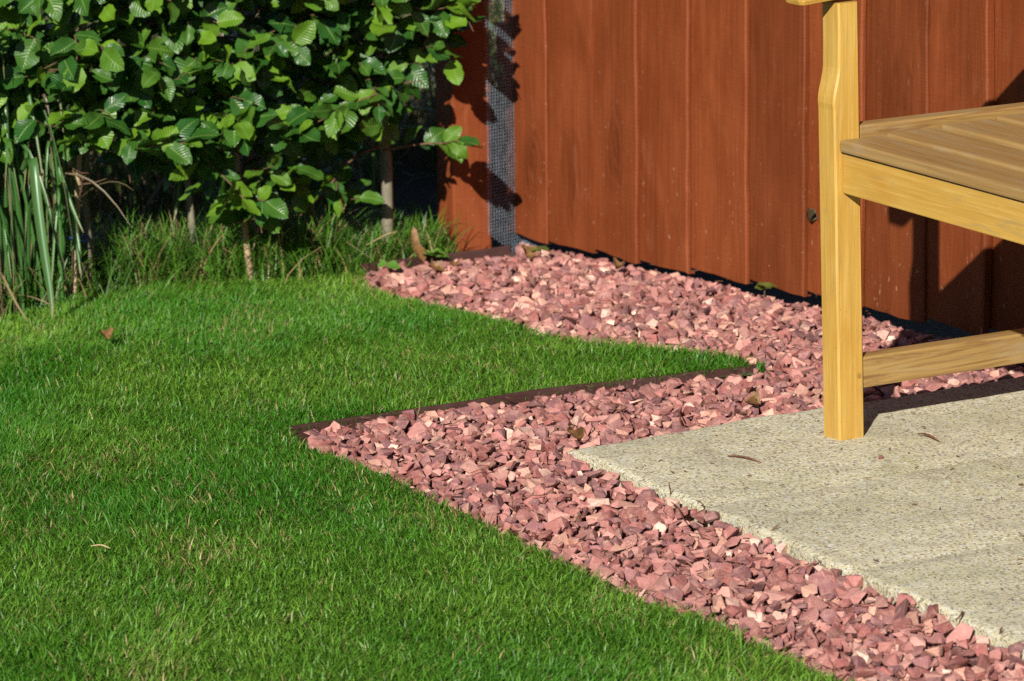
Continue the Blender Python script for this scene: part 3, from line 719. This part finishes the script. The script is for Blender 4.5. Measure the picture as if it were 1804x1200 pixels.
def plant(base, z_leaf0, height, label, seed, lean=(0, 0), nbr=24, tr=.010, front=.75, keepout=None, sprig=None):
    r_ = np.random.default_rng(seed); gz = float(terr(base[0], base[1])) - .02
    root = empty("beech_sapling", (base[0], base[1], gz)); tag(root, label, "hedge plant", "beech hedge saplings")
    zs = np.linspace(0, height, 12); wob = np.stack([np.cumsum(r_.normal(0, .006, 12)) + lean[0] * zs, np.cumsum(r_.normal(0, .006, 12)) + lean[1] * zs, zs], 1); wob[0, :2] = 0
    V, Q = tube(wob, np.interp(zs, [0, .05, height], [tr * 1.35, tr, .003]), 8); link("trunk", mesh_np("trunk", V, Q, M_BARK, True), root)
    twigs, near, far = [], [], []
    ko0 = keepout
    for b in range(nbr + (len(sprig) if sprig is not None else 0)):
        keepout = ko_fence if b >= nbr else ko0
        zb_ = z_leaf0 + (height - z_leaf0) * ((b + r_.uniform(0, .8)) / nbr) ** 1.0
        p = np.array([np.interp(zb_, zs, wob[:, 0]), np.interp(zb_, zs, wob[:, 1]), zb_])
        az = (-math.pi / 2 + r_.normal(0, .85)) if r_.random() < front else r_.uniform(0, 2 * math.pi)
        ln = r_.uniform(.13, .27); up = r_.uniform(.0, .5); nseg = 7
        d = np.array([math.cos(az), math.sin(az), up]); d /= np.linalg.norm(d)
        path = [p]
        for s in range(nseg):
            d = d + r_.normal(0, .13, 3) + np.array([0, 0, -.03]); d /= np.linalg.norm(d); nx = path[-1] + d * ln / nseg
            if s > 1 and keepout is not None and keepout(nx + np.array([base[0], base[1], gz])): break
            path.append(nx)
        if b >= nbr: path = [np.asarray(sprig[b - nbr][0]) * (1 - q) + np.asarray(sprig[b - nbr][1]) * q + np.array([0, 0, .012 * math.sin(q * 3)]) - (base[0], base[1], gz) for q in np.linspace(0, 1, 8)]
        if len(path) < 4: continue
        path = np.array(path); twigs.append(tube(path, np.linspace(.0028, .0011, len(path)), 5))
        starts = [(path, 2)]
        for s in range(r_.integers(1, 4)):
            i0 = r_.integers(1, len(path) - 1); dd = path[i0 + 1] - path[i0]; dd /= np.linalg.norm(dd); sd = np.cross(dd, [0, 0, 1]); sd /= np.linalg.norm(sd) + 1e-6
            d2 = dd * .6 + sd * (1 if r_.random() < .5 else -1) * .8 + np.array([0, 0, r_.uniform(-.25, .3)]); d2 /= np.linalg.norm(d2)
            q = path[i0] + d2[None] * np.linspace(0, r_.uniform(.05, .11), 4)[:, None] + r_.normal(0, .002, (4, 3)); twigs.append(tube(q, np.linspace(.0018, .0009, 4), 4)); starts.append((q, 1))
        for pth, i1 in starts:
            L = np.linalg.norm(np.diff(pth, axis=0), axis=1).sum(); nl = max(2, int(L / r_.uniform(.017, .025))); sgn = 1
            for t in np.linspace(.22 if i1 == 2 else .4, 1.0, nl):
                f_ = t * (len(pth) - 1); i0 = min(int(f_), len(pth) - 2); pt = pth[i0] + (pth[i0 + 1] - pth[i0]) * (f_ - i0); td = pth[i0 + 1] - pth[i0]; td /= np.linalg.norm(td)
                nrm = np.array(TO_SUN) * r_.uniform(.35, .9) + np.array([0, 0, r_.uniform(.2, .8)]) + r_.normal(0, .48, 3); nrm /= np.linalg.norm(nrm)
                side = np.cross(nrm, td); ang = 0 if t > .97 else sgn * r_.uniform(.5, 1.0); sgn = -sgn
                dirv = td * math.cos(ang) + side * math.sin(ang); dirv -= nrm * (dirv @ nrm); dirv /= np.linalg.norm(dirv) + 1e-6; xx = np.cross(dirv, nrm)
                sz = .029 + .038 * r_.beta(2.0, 1.8)
                Rm = np.stack([xx, dirv, nrm], 1)
                w = pt + np.array([base[0], base[1], gz])
                if (keepout is not None and keepout(w)) or open_foot(w): continue
                inview = frame_mask(w[None, 0], w[None, 1], w[None, 2], 40)[0] if True else False
                (near if inview else far).append((pt, Rm, sz, r_.integers(len(LP)), r_.uniform(.75, 1.25)))
    V, Q = merge(twigs); link("branch", mesh_np("branch", V, Q, M_TWIG, True), root)
    near.sort(key=lambda t: t[0][1]); extra = near[285:]; near = near[:285]
    for pt, Rm, sz, k, g in near:
        o = link("leaf", LMESH[k], root); o.matrix_local = Matrix.Translation(Vector(pt)) @ (Matrix([list(r0) for r0 in Rm]) @ Matrix.Diagonal((sz, sz, sz))).to_4x4()
    V, Q, U, C, off = [], [], [], [], 0
    for pt, Rm, sz, k, g in far + extra:
        v, q, uv = LP[k]; V.append((v * sz) @ Rm.T + pt); Q.append(q + off); U.append(uv); C.append(np.full((len(v), 3), g)); off += len(v)
    if V:
        o = link("upper_foliage", mesh_np("upper_foliage", np.concatenate(V), np.concatenate(Q), M_LEAF, True, np.concatenate(C), np.concatenate(U)), root); o["kind"] = "stuff"
    return root, len(near), len(far)
h1, h2, h3 = ont(152, 508, 0), ont(462, 474, 0), ont(680, 446, 0)
def open_foot(w):                                       # bare lower stems: few leaves low down between the saplings
    q_ = w - EYE; kk_ = F_PX / (q_ @ _f); qx, qy = 902 + (q_ @ _r) * kk_, 600 - (q_ @ _u) * kk_
    if 112 < qx < 168 and qy > 250: return True
    if 165 < qx < 290 and qy > 285: return True
    if 290 < qx < 490 and qy > 385: return True
    if 400 < qx < 452 and 245 < qy < 320: return True
    if 490 < qx < 640 and qy > 350: return True
    return qx >= 640 and qy > 335
def ko_left(w): return w[0] < -.80 and w[2] < .25
def ko_fence(w):
    d = (w - FPL) @ fn; sd = np.array(SUN_DIR); hit = w + sd * (d / -(sd @ fn))
    return d < 0 or (hit - FPL) @ fu > -.012
def ko_right(w):
    d = (w - FPL) @ fn; sd = np.array(SUN_DIR); t = d / -(sd @ fn); hit = w + sd * t
    tp = (7.50 - w[1]) / sd[1]; hp_ = w + sd * tp
    if -.135 < hp_[0] < -.025 and hp_[2] < .25 and random.random() < .8: return True
    q_ = w - EYE; kk_ = F_PX / (q_ @ _f); qx, qy = 902 + (q_ @ _r) * kk_, 600 - (q_ @ _u) * kk_
    if qx > 758 and qy > 120: return True
    return d < 0 or w[0] > .0 or ((hit - FPL) @ fu > -.01 and not (.40 < hit[2] < .46 and hit[0] < .05))
print(plant(h1, .23, 1.05, "beech sapling tied to a cane with blue cord beside the strap leaved clump", 21, nbr=58, tr=.0095, keepout=ko_left))
print(plant(h2, .13, 1.10, "beech sapling with low crisped leaves at the middle of the hedge", 22, nbr=68, tr=.010, keepout=ko_right))
print(plant(h3, .18, 1.10, "beech sapling with thick bare foot beside the red brown post", 23, nbr=70, tr=.0115, keepout=ko_right, sprig=[(h3 + np.array([.0, -.02, z_]), onplane(x_, y_, np.array([0, 7.30, 0]), np.array([0, 1., 0]))) for z_, x_, y_ in ((.20, 852, 262), (.40, 812, 115), (.48, 822, 25))]))
hm = (h1 + h2) / 2 + np.array([.02, .06, 0])
print(plant(hm, .23, 1.05, "slender beech sapling with hidden foot between the two caned saplings", 24, nbr=56, tr=.007))
hm2 = (h2 + h3) / 2 + np.array([.0, .10, 0])
print(plant(hm2, .24, 1.05, "slender beech sapling deep in shade between the middle sapling and the thick footed one", 26, nbr=50, tr=.007, keepout=ko_right))
h0 = h1 + (h1 - h2) * .75 + np.array([0, .04, 0])
print(plant(h0, .30, 1.05, "beech sapling rising behind the strap leaved clump", 25, nbr=62, tr=.009, keepout=ko_left))

def cane(px0, px1, label, r=.0062, dy=0, hgt=1.15):
    b = ont(*px0, 0); t = onplane(px1[0], px1[1], b + np.array([0, .02 + dy, 0]), np.array([0, 1., 0])); d = t - b; top = b + d * (hgt / max(.1, d[2]))
    n = 70; zz = np.linspace(-.02, 1, n); P = b + (top - b) * zz[:, None]; rad = np.full(n, r)
    node = ((zz * 1.15) % .095) < .008; rad[node] *= 1.22
    V, Q = tube(P - b, rad, 8); o = link("bamboo_cane", mesh_np("bamboo_cane", V, Q, M_CANE, True), None, b); tag(o, label, "cane", "bamboo canes in the hedge")
    return b, top
c1 = cane((131, 521), (146, 20), "bamboo cane tied with blue cord to the sapling by the strap leaved clump")
c2 = cane((441, 487), (412, 240), "pale bamboo cane leaning beside the middle beech sapling", hgt=.42)
def loop_tie(p, r, label):
    a = np.linspace(0, 2 * math.pi, 18); P = np.stack([p[0] + np.cos(a) * r * 1.5 + .006, p[1] + np.sin(a) * r + .004, p[2] + .003 * np.sin(a * 2)], 1)
    V, Q = tube(P, .0017, 5); tag(link("cord_tie", mesh_np("cord_tie", V, Q, M_TIE, True)), label, "cord")
t_ = c1[0] + (c1[1] - c1[0]) * .09; loop_tie(t_, .012, "blue cord tied low round the cane and sapling")
t_ = c1[0] + (c1[1] - c1[0]) * .335; loop_tie(t_, .011, "blue cord tied high round the cane and sapling")

# ---------------------------------------------------------------- rough grass at the hedge foot and behind
hp = np.array([ont(x, y, 0) for x, y in ((-300, 585), (0, 530), (150, 505), (300, 492), (450, 476), (600, 462), (700, 447), (770, 443))])
n = 14000; t = rng.uniform(0, len(hp) - 1, n); bx_ = np.interp(t, np.arange(len(hp)), hp[:, 0]); by_ = np.interp(t, np.arange(len(hp)), hp[:, 1])
bx_ = bx_ + rng.normal(0, .02, n); by_ = by_ + .03 + rng.uniform(-.18, .36, n) * rng.random(n)
d0 = (bx_ - FPL[0]) * fn[0] + (by_ - FPL[1]) * fn[1]; a_, b_ = redge[0], redge[2]
side = (b_[0] - a_[0]) * (by_ - a_[1]) - (b_[1] - a_[1]) * (bx_ - a_[0]); ok = ((side > .001) | (bx_ < a_[0] - .01)) & (bx_ < -.1); bx_, by_ = bx_[ok], by_[ok]; n = len(bx_)
P = np.stack([bx_, by_, terr(bx_, by_) - .02], 1); hh = .04 + .12 * rng.random(n) ** 1.6; hh *= np.where(bx_ > -.33, .62, 1.0); hh *= np.where((bx_ > -.22) & (rng.random(n) < .6), .35, 1.0)
col = np.array([.068, .175, .014]) * (.5 + .9 * rng.random((n, 1))); st = rng.random(n) < .13; col[st] = np.array([.34, .24, .11]) * (.6 + .6 * rng.random((st.sum(), 1)))
V, Fc, C = blades(P, hh, .0016 + .0018 * rng.random(n), .2 + 1.0 * rng.random(n), rng.uniform(0, 6.28, n), rng.normal(0, .6, n), col, 5)
tag(link("rough_grass", mesh_np("rough_grass", V, Fc, M_ROUGH, True, C)), "long uncut grass growing round the foot of the beech hedge", "grass", None, "stuff")
n = 16000; X, Y = rng.uniform(-2.4, 1.0, n), 7.75 + 4.5 * rng.random(n) ** 1.2
ok = ((X - FPL[0]) * fn[0] + (Y - FPL[1]) * fn[1] < -.35) | (X < -.25); X, Y = X[ok], Y[ok]; n = len(X)
P = np.stack([X, Y, np.maximum(terr(X, Y), -.45) - .05], 1); hh = .12 + .40 * rng.random(n) ** 1.4
cl = fbm(X * 2.5, Y * 2.5, 55.); tanm = rng.random(n) < np.clip((cl - .28) * 1.9, .12, .9)
col = np.array([.05, .105, .016]) * (.6 + .9 * rng.random((n, 1))); col[tanm] = np.array([.20, .15, .085]) * (.55 + .6 * rng.random((tanm.sum(), 1)))
V, Fc, C = blades(P, hh, .003 + .005 * rng.random(n), .15 + .9 * rng.random(n), rng.uniform(0, 6.28, n), rng.normal(0, .6, n), col, 4)
tag(link("meadow_grass", mesh_np("meadow_grass", V, Fc, M_ROUGH, True, C)), "tall dry and green meadow grass beyond the hedge and fence", "grass", None, "stuff")

# ---------------------------------------------------------------- strap leaved clump
def ribbon(path, width, col_g, dry=0.0, twist=0.0, side0=None):
    P = np.asarray(path, float); n = len(P); T = np.gradient(P, axis=0); T /= np.linalg.norm(T, axis=1)[:, None] + 1e-9
    s0 = np.array([1., .15, 0]) if side0 is None else np.asarray(side0, float)
    V, C = [], []
    for i in range(n):
        t = i / (n - 1); a = twist * t; s = s0 - T[i] * (s0 @ T[i]); s /= np.linalg.norm(s) + 1e-9; nn = np.cross(T[i], s); s2 = s * math.cos(a) + nn * math.sin(a); n2 = np.cross(T[i], s2)
        w = width * .5 * (min(1, .5 + t * 3)) * (1 - t ** 3.2) ** .8 + .0004
        V += [P[i] - s2 * w + n2 * w * .35, P[i] - s2 * w * .5, P[i] - n2 * w * .1, P[i] + s2 * w * .5, P[i] + s2 * w + n2 * w * .35]
        edge = np.array([.17, .17, .05]); tipb = np.array([.24, .17, .09])
        g = np.asarray(col_g) * (1 - .0 * t); k = np.clip((t - (1 - .28 - dry)) / .25, 0, 1); g = g * (1 - k) + tipb * k
        e = g * .75 + edge * .25
        C += [e, g, g * 1.08, g, e]
    V = np.array(V); C = np.array(C)
    i, j = np.meshgrid(np.arange(n - 1), np.arange(4), indexing='ij'); a = (i * 5 + j).ravel()
    return V, np.stack([a, a + 1, a + 6, a + 5], 1), C
clump_c = ont(25, 535, 0) + np.array([-.02, .07, 0]); clump_c[2] = float(terr(clump_c[0], clump_c[1])) - .02
clump = empty("strap_leaf_clump", clump_c); tag(clump, "clump of long arching strap leaves with dry tips at the end of the hedge", "plant")
r_ = np.random.default_rng(77)
def arch(b, az, hgt, out, n=16, droop=1.0):
    t = np.linspace(0, 1, n); x = out * t ** 1.4; z = hgt * np.sin(np.clip(t * (math.pi * (.5 + .40 * droop)), 0, math.pi)) ** .9
    return np.stack([b[0] + np.cos(az) * x, b[1] + np.sin(az) * x, z], 1)
for k in range(170):
    b = r_.normal(0, .055, 2); az = r_.uniform(0, 6.28) if r_.random() < .5 else r_.uniform(-2.6, -.2)
    P = arch(b, az, r_.uniform(.20, .50), r_.uniform(.03, .20), 14, r_.uniform(.2, 1.25)); P[:, 0] += .020 * np.sin(np.linspace(0, 3.5, 14) + k)
    dead = r_.random() < .15; g = np.array([.17, .125, .075]) * r_.uniform(.5, 1.1) if dead else np.array([.045, .135, .030]) * r_.uniform(.6, 1.35)
    V, Q, C = ribbon(P, r_.uniform(.004, .007) if dead else r_.uniform(.005, .010), g, -.12, r_.normal(0, .5), (math.cos(az + 1.57), math.sin(az + 1.57), 0.1))
    link("leaf_blade", mesh_np("leaf_blade", V, Q, M_STRAP, True, C), clump)
def px_blade(pts, yoff, width, g, dry=0., tw=0.):
    """a long hanging blade in front of the clump"""
    base = ont(*pts[-1], .012) if yoff is None else None
    Y0 = base[1] if base is not None else clump_c[1] + yoff
    K = np.array([onplane(x, y, np.array([0, Y0 + .10 * (1 - i / (len(pts) - 1)) ** 1.5, 0]), np.array([0, 1., 0])) for i, (x, y) in enumerate(pts)])
    t = np.linspace(0, len(K) - 1, 18); P = np.stack([np.interp(t, np.arange(len(K)), K[:, c]) for c in range(3)], 1)
    ker = np.array([.25, .5, .25])
    for _ in range(3): P[1:-1] = P[:-2] * .25 + P[1:-1] * .5 + P[2:] * .25
    V, Q, C = ribbon(P - clump_c, width, g, dry, tw); link("leaf_blade", mesh_np("leaf_blade", V, Q, M_STRAP, True, C), clump)
G1 = np.array([.05, .135, .035])
px_blade([(40, 300), (58, 262), (62, 330), (72, 410), (83, 480), (91, 530), (92, 562)], None, .0165, G1, -.08)
px_blade([(-25, 200), (2, 150), (4, 270), (5, 380), (4, 470), (8, 510)], -.10, .0155, G1, -.06)
px_blade([(30, 240), (5, 132), (12, 190), (18, 260), (22, 300)], -.08, .011, G1 * .9, -.15)
px_blade([(80, 330), (88, 250), (103, 300), (128, 370), (147, 410)], -.12, .0085, G1 * 1.2, -.12)
px_blade([(100, 420), (120, 360), (130, 385), (140, 440), (143, 500)], -.12, .0085, G1 * 1.1, -.1)
px_blade([(110, 460), (117, 372), (126, 410), (138, 450), (141, 482)], -.13, .007, G1, -.12)
px_blade([(60, 240), (82, 145), (84, 220), (92, 300), (98, 360)], -.07, .010, G1 * 1.15, -.1)
px_blade([(290, 330), (295, 238), (310, 262), (317, 310), (314, 355), (305, 392)], .18, .009, G1 * 1.1, -.1)
px_blade([(0, 480), (6, 490), (20, 520), (36, 548), (50, 568)], None, .004, np.array([.24, .18, .10]), .5)
px_blade([(-20, 515), (0, 521), (30, 519), (60, 524), (95, 540)], None, .0035, np.array([.26, .19, .11]), .5)

# ================================================================== SMALL THINGS LYING ABOUT
def leaf_obj(name, px, size, curl, rot, mat, label, cat, off=.004, z=None, tilt=.3, place=None, group=None, thin=1.0):
    v, q, uv = LP[random.randrange(len(LP))]; v = v.copy(); v[:, 1] -= .5; v[:, 0] *= thin
    v[:, 2] += curl * (v[:, 0] * 2.2) ** 2 * 1.6 + curl * 1.2 * v[:, 1] ** 2
    v *= size; p = place if place is not None else ont(px[0], px[1], off)
    o = link(name, mesh_np(name, v, q, mat, True, np.ones((len(v), 3)), uv), None, p); o.rotation_euler = (tilt, random.uniform(-.3, .3), rot)
    tag(o, label, cat, group); return o
leaf_obj("dead_leaf", (1012, 768), .034, .5, R(150), M_DEAD, "curled tan dead leaf standing against the patio corner", "leaf", .008, tilt=.9)
leaf_obj("dead_leaf", (1325, 714), .026, .7, R(70), M_DEAD, "glossy brown curled dead leaf on gravel behind the patio edge", "leaf", .0, tilt=.2)
leaf_obj("dead_leaf", (726, 436), .075, .55, R(115), M_DEAD, "tan folded dead leaf upright in the grass behind the rear edging strip", "leaf", .025, tilt=1.25, thin=.45)
leaf_obj("dead_leaf", (928, 447), .045, .4, R(20), M_DEAD, "tan dead leaf lying against the wire mesh foot", "leaf", .0, tilt=.5)
leaf_obj("dead_leaf", (767, 478), .032, .6, R(80), M_DEAD, "small brown curled dead leaf on gravel below the green weed", "leaf", -.006)
leaf_obj("dead_leaf", (800, 466), .034, .5, R(10), M_DEAD, "olive brown dead leaf on gravel by the rear edging strip", "leaf", -.004)
leaf_obj("dead_leaf", (1090, 475), .030, .5, R(200), M_DEAD, "brown crumpled dead leaf under the fence boards", "leaf", .0)
leaf_obj("dead_leaf", (185, 590), .030, .4, R(30), M_DEAD, "brown dead leaf lying in the lawn", "leaf", .018, tilt=.5)
cl_ = onplane(1421, 380, FPL + fn * .02, fn); leaf_obj("dead_leaf", None, .026, .9, R(40), M_DEADK, "withered brown leaf stuck to the fence board beside the bench leg", "leaf", place=cl_, tilt=1.2)
def weed(px, n, size, label, off=-.005, green=(.09, .22, .03), rad=.55):
    p = ont(px[0], px[1], off); root = empty("weed", p); tag(root, label, "weed")
    V, Q = tube([(0, 0, -.02), (.001, 0, .008), (0, .001, .018)], .0012, 5); link("stem", mesh_np("stem", V, Q, M_TWIG, True), root)
    me = []
    for k in range(n):
        v, q, uv = LP[k % len(LP)]; a = 6.28 * k / n + random.uniform(-.4, .4); sz = size * random.uniform(.7, 1.1)
        d = Vector((math.cos(a), math.sin(a), random.uniform(-.1, .3))).normalized(); up_ = Vector((0, -.35, .9)) + Vector((random.uniform(-.3, .3), random.uniform(-.3, .3), 0)); x = d.cross(up_).normalized(); nz = x.cross(d)
        Rm = np.array([[x[i], d[i], nz[i]] for i in range(3)]); vv = (v * (sz * 1.25, sz, sz)) @ Rm.T + (0, 0, .014)
        link("leaf", mesh_np("leaf", vv, q, M_STRAP, True, np.tile(np.array(green) * random.uniform(.8, 1.2), (len(vv), 1))), root)
weed((760, 460), 5, .030, "bright green five leaved weed growing at the rear edging strip")
weed((682, 478), 2, .026, "small two leaved weed in the far gravel end")
weed((358, 486), 3, .022, "pale green clover at the lawn edge below the hedge", .01)
weed((203, 492), 3, .024, "pale green leafy weed beside the cane and sapling foot", .01)
weed((1346, 520), 6, .022, "drooping olive weed growing from gravel under the fence boards", -.006, (.10, .11, .02))
weed((952, 452), 4, .020, "small green weed under the fence board beside the wire mesh", -.006, (.10, .14, .02))
def needle(a, b, r, mat, label, offa=.0, offb=.0, name="pine_needle", cat="needle", bow=.003):
    p, q = ont(a[0], a[1], offa), ont(b[0], b[1], offb); t = np.linspace(0, 1, 7); P = p + (q - p) * t[:, None]; P[:, 2] += bow * np.sin(t * math.pi); P[:, 0] += bow * .5 * np.sin(t * 5)
    c = P.mean(0); V, Q = tube(P - c, np.interp(t, [0, .7, 1], [r * .6, r, r * .5]), 5); o = link(name, mesh_np(name, V, Q, mat, True), None, c); tag(o, label, cat); return o
needle((1282, 803), (1343, 815), .0016, M_NEEDLE, "reddish brown pine needle lying on the front paving slab", .002, .002)
needle((1618, 764), (1656, 777), .0018, M_NEEDLE, "dark bent twig lying on the slab joint behind the bench leg", .002, .002, "twig", "twig")
needle((1179, 882), (1181, 853), .0011, M_NEEDLE, "upright brown needle poking from gravel at the slab edge", -.015, .016)
needle((1228, 882), (1247, 905), .0012, M_NEEDLE, "brown needle propped against the front slab side", .010, -.012)
needle((1351, 942), (1375, 925), .0012, M_NEEDLE, "dark needle overhanging the front slab edge", -.004, .008)
needle((1183, 885), (1208, 918), .0013, M_NEEDLE, "dark twig lying across gravel below the slab edge", .002, -.004, "twig", "twig")
needle((1065, 712), (1108, 718), .0016, M_NEEDLE, "reddish needle lying on gravel between edging strip and patio", .001, .001)
needle((1192, 722), (1202, 750), .0016, M_NEEDLE, "curved brown needle leaning on gravel beside the patio back edge", .006, -.004)
needle((1230, 715), (1270, 711), .0012, M_NEEDLE, "brown needle lying on gravel beside the glossy curled leaf", .002, .002)
needle((1685, 1092), (1700, 1078), .0016, M_NEEDLE, "short brown twig lying on the slab lip", .004, .004, "twig", "twig")
needle((1755, 1127), (1768, 1105), .0014, M_NEEDLE, "brown twig standing up from gravel at the slab lip", -.01, .012, "twig", "twig")
needle((735, 732), (742, 705), .0009, M_STRAW, "straw stalk sticking up before the edging strip", -.01, .02, "straw", "straw")
needle((645, 432), (700, 408), .0018, M_STRAW, "dry straw stalk lying across the thick sapling foot", .03, .07, "straw", "straw")
needle((160, 962), (196, 966), .0010, M_STRAW, "yellow straw stalk lying on open lawn", .018, .018, "straw", "straw")
sv, sf = protos[5]; pch = onz(1551, 805, .004)
o = link("stone_chip", mesh_np("stone_chip", sv * .0042, sf, M_STONE, False, np.tile(pal[2] * .9, (len(sv), 1))), None, pch); tag(o, "tiny red stone chip lying alone on the paving", "stone")

n = 300; X, Y = scatter(n * 6, -.3, .85, 4.45, 7.3); ok = gravel_ok(X, Y) | ((l_of(X, Y) > .02) & (s_of(X, Y) > .02)); X, Y = X[ok][:n], Y[ok][:n]; parts = []
onp = (l_of(X, Y) > .02) & (s_of(X, Y) > .02)
for x, y, p_ in zip(X, Y, onp):
    L = random.uniform(.003, .010) if p_ else random.uniform(.008, .032); a = random.uniform(0, 6.28); z0 = float(terr(x, y)) + (.0022 if p_ else -.004); dz = random.uniform(-.1, .1) * L * (0 if p_ else 3)
    t = np.linspace(-.5, .5, 4); parts.append(tube(np.stack([x + np.cos(a + t * .6) * t * L, y + np.sin(a + t * .6) * t * L, z0 + dz * t], 1), random.uniform(.0004, .0008), 4))
V, Q = merge(parts); tag(link("plant_litter", mesh_np("plant_litter", V, Q, M_NEEDLE, True)), "tiny dry clippings and needle scraps scattered on gravel and paving", "litter", None, "stuff")
print("tris", sum(len(o.data.polygons) * (2 if len(o.data.polygons) and o.data.polygons[0].loop_total == 4 else 1) for o in bpy.data.objects if o.type == 'MESH'))
